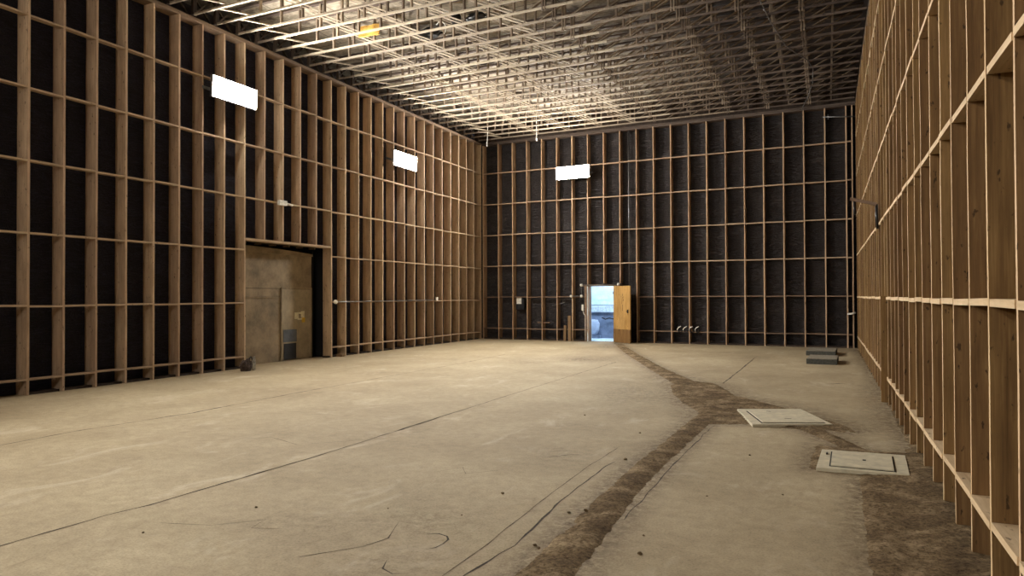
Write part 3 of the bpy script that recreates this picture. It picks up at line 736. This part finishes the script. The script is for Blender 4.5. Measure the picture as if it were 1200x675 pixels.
# hooks
for i, x in enumerate((-5.62, -5.42, -5.22, -5.02)):
    t = empty('cable_hook', (x, BY+.035, .50))
    part('hook', mk(lambda b: tube(b, [(-.07,-.03,-.07),(-.09,-.06,.0),(-.04,-.09,.06),(.04,-.09,.10)], .016)), M_WHITE, t)
    part('cable_coil', mk(lambda b: tube(b, [(.065*math.cos(a), -.05+.01*math.sin(3*a), -.02+.08*math.sin(a)) for a in [.35*q for q in range(19)]], .016)), M_CABLE, t)
    tag(t, 'curved pale hook end with black cable low on the back wall right of the door', 'hook', 'row of hooks low on the back wall')
# rods at the right of the back wall
bm = bmesh.new(); tube(bm, [(-1.08,BY-.04,7.26),(-.12,BY-.04,7.17)], .022); tube(bm, [(-.92,BY-.04,7.17),(-.92,BY-.04,7.33)], .015)
o = part('steel_rod', bm, M_METAL); tag(o, 'short horizontal steel rod high in the back right corner', 'rod')
bm = bmesh.new(); tube(bm, [(-.42,BY-.05,1.06),(-.3,BY-.08,1.07),(-.2,BY-.04,1.10)], .03)
o = part('pipe_stub', bm, M_WHITE); tag(o, 'white pipe stub in the dark gap at the back right corner', 'pipe')
bm = bmesh.new(); box(bm, -3.35, -3.25, BY-.05, BY-.03, TOP-.2, TOP-.1) ; box(bm, -3.33, -3.27, BY-.04, BY+.02, TOP-.12, TOP-.05)
bm.free()
# bracket bar on the right wall with dropped cable
bm = bmesh.new(); bar(bm, (rx(23.0)-.03,23.0,4.38), (rx(13.8)-.03,13.8,3.19), .03, .07)
bm.free()
t = empty('pipe_bracket', (rx(13.7)-.03, 13.7, 3.20))
part('arm', mk(lambda b: bar(b, (0,0,0), (-.41,.0,.12), .05, .05)), M_PLATE, t)
part('cable_tail', mk(lambda b: tube(b, [(-.34,0,.06),(-.345,0,-.08),(-.33,0,-.16)], .02)), M_CABLE, t)
part('drop_cable', mk(lambda b: tube(b, [(0,0,0),(.0,-.02,-.22),(.01,.0,-.42)], .022)), M_CABLE, t)
tag(t, 'grey bar bracket standing off the right wall with a black cable dropping', 'bracket')
# timber post proud of the right wall
bm = bmesh.new(); box(bm, -.05, .07, -.05, .10, 0, 1.62); o = part('short_post', bm, M_STUDR, None, (rx(12.3)-.02, 12.3, 0)); tag(o, 'short timber post standing proud of the right wall studs', 'post')
# crumpled bundle by the opening
t = empty('rubbish_bundle', (-12.33, 11.62, 0)); tag(t, 'crumpled dark rubbish bundle with pale edge on the floor left of the large opening', 'rubbish')
def crum(b, sx, sy, sz, c, seed):
    g = bmesh.ops.create_icosphere(b, subdivisions=4, radius=1)
    for v in g['verts']:
        n_ = noise.noise(v.co*2.1+Vector((seed,0,0)))*.5 + noise.noise(v.co*6+Vector((seed,2,0)))*.2
        p = v.co*(1+n_); v.co = Vector((p.x*sx+c[0], p.y*sy+c[1], max(0, p.z*sz+c[2])))
part('sack_body', mk(lambda b: crum(b, .09, .14, .15, (0,-.06,.10), 1)), plain('dusty_dark_sack', (62,50,44), .8, 0, .5, 18), t)
part('pale_flap', mk(lambda b: crum(b, .025, .04, .16, (.05,.12,.13), 4)), plain('dusty_pale_plastic', (150,146,136), .6, 0, .3, 18), t)
part('handle_loop', mk(lambda b: tube(b, [(.02,.0,.22),(.02,.03,.29),(.02,.06,.31),(.02,.09,.27),(.03,.11,.2)], .015)), M_CABLE, t)
bm = bmesh.new(); box(bm, -.07, .05, -.10, .10, 0, .07); o = part('loose_offcut', bm, M_OLD, None, (lx(15.4)+.05, 15.45, 0), aL, bevel=.005); tag(o, 'small grey offcut on the floor just right of the large opening', 'offcut')

# ================================================================== WORLD / CAMERA / COLOUR
w = bpy.data.worlds.new('World'); scn.world = w; w.use_nodes = True
w.node_tree.nodes['Background'].inputs[0].default_value = (.6,.7,1,1); w.node_tree.nodes['Background'].inputs[1].default_value = .02
f, yaw, pitch, roll = 831.1239, math.radians(26.29958), math.radians(.70559), math.radians(-.21075)
cy, sy, cp, sp = math.cos(yaw), math.sin(yaw), math.cos(pitch), math.sin(pitch)
Fv = Vector((-sy*cp, cy*cp, sp)); Rv = Vector((cy, sy, 0)); Uv = Rv.cross(Fv)
r_ = Rv*math.cos(roll)+Uv*math.sin(roll); u_ = -Rv*math.sin(roll)+Uv*math.cos(roll)
cam = bpy.data.cameras.new('camera'); co = bpy.data.objects.new('camera', cam); COL.objects.link(co)
co.matrix_world = Matrix(((r_.x,u_.x,-Fv.x,0),(r_.y,u_.y,-Fv.y,0),(r_.z,u_.z,-Fv.z,CZ),(0,0,0,1)))
cam.sensor_width = 36; cam.lens = f/1200*36; cam.clip_start = .05; cam.clip_end = 200
scn.camera = co
scn.view_settings.view_transform = 'Standard'; scn.view_settings.look = 'None'
scn.view_settings.exposure = .12
cyc = scn.cycles
cyc.use_denoising = True; cyc.max_bounces = 6; cyc.diffuse_bounces = 4; cyc.sample_clamp_indirect = 8
cyc.caustics_reflective = False; cyc.caustics_refractive = False
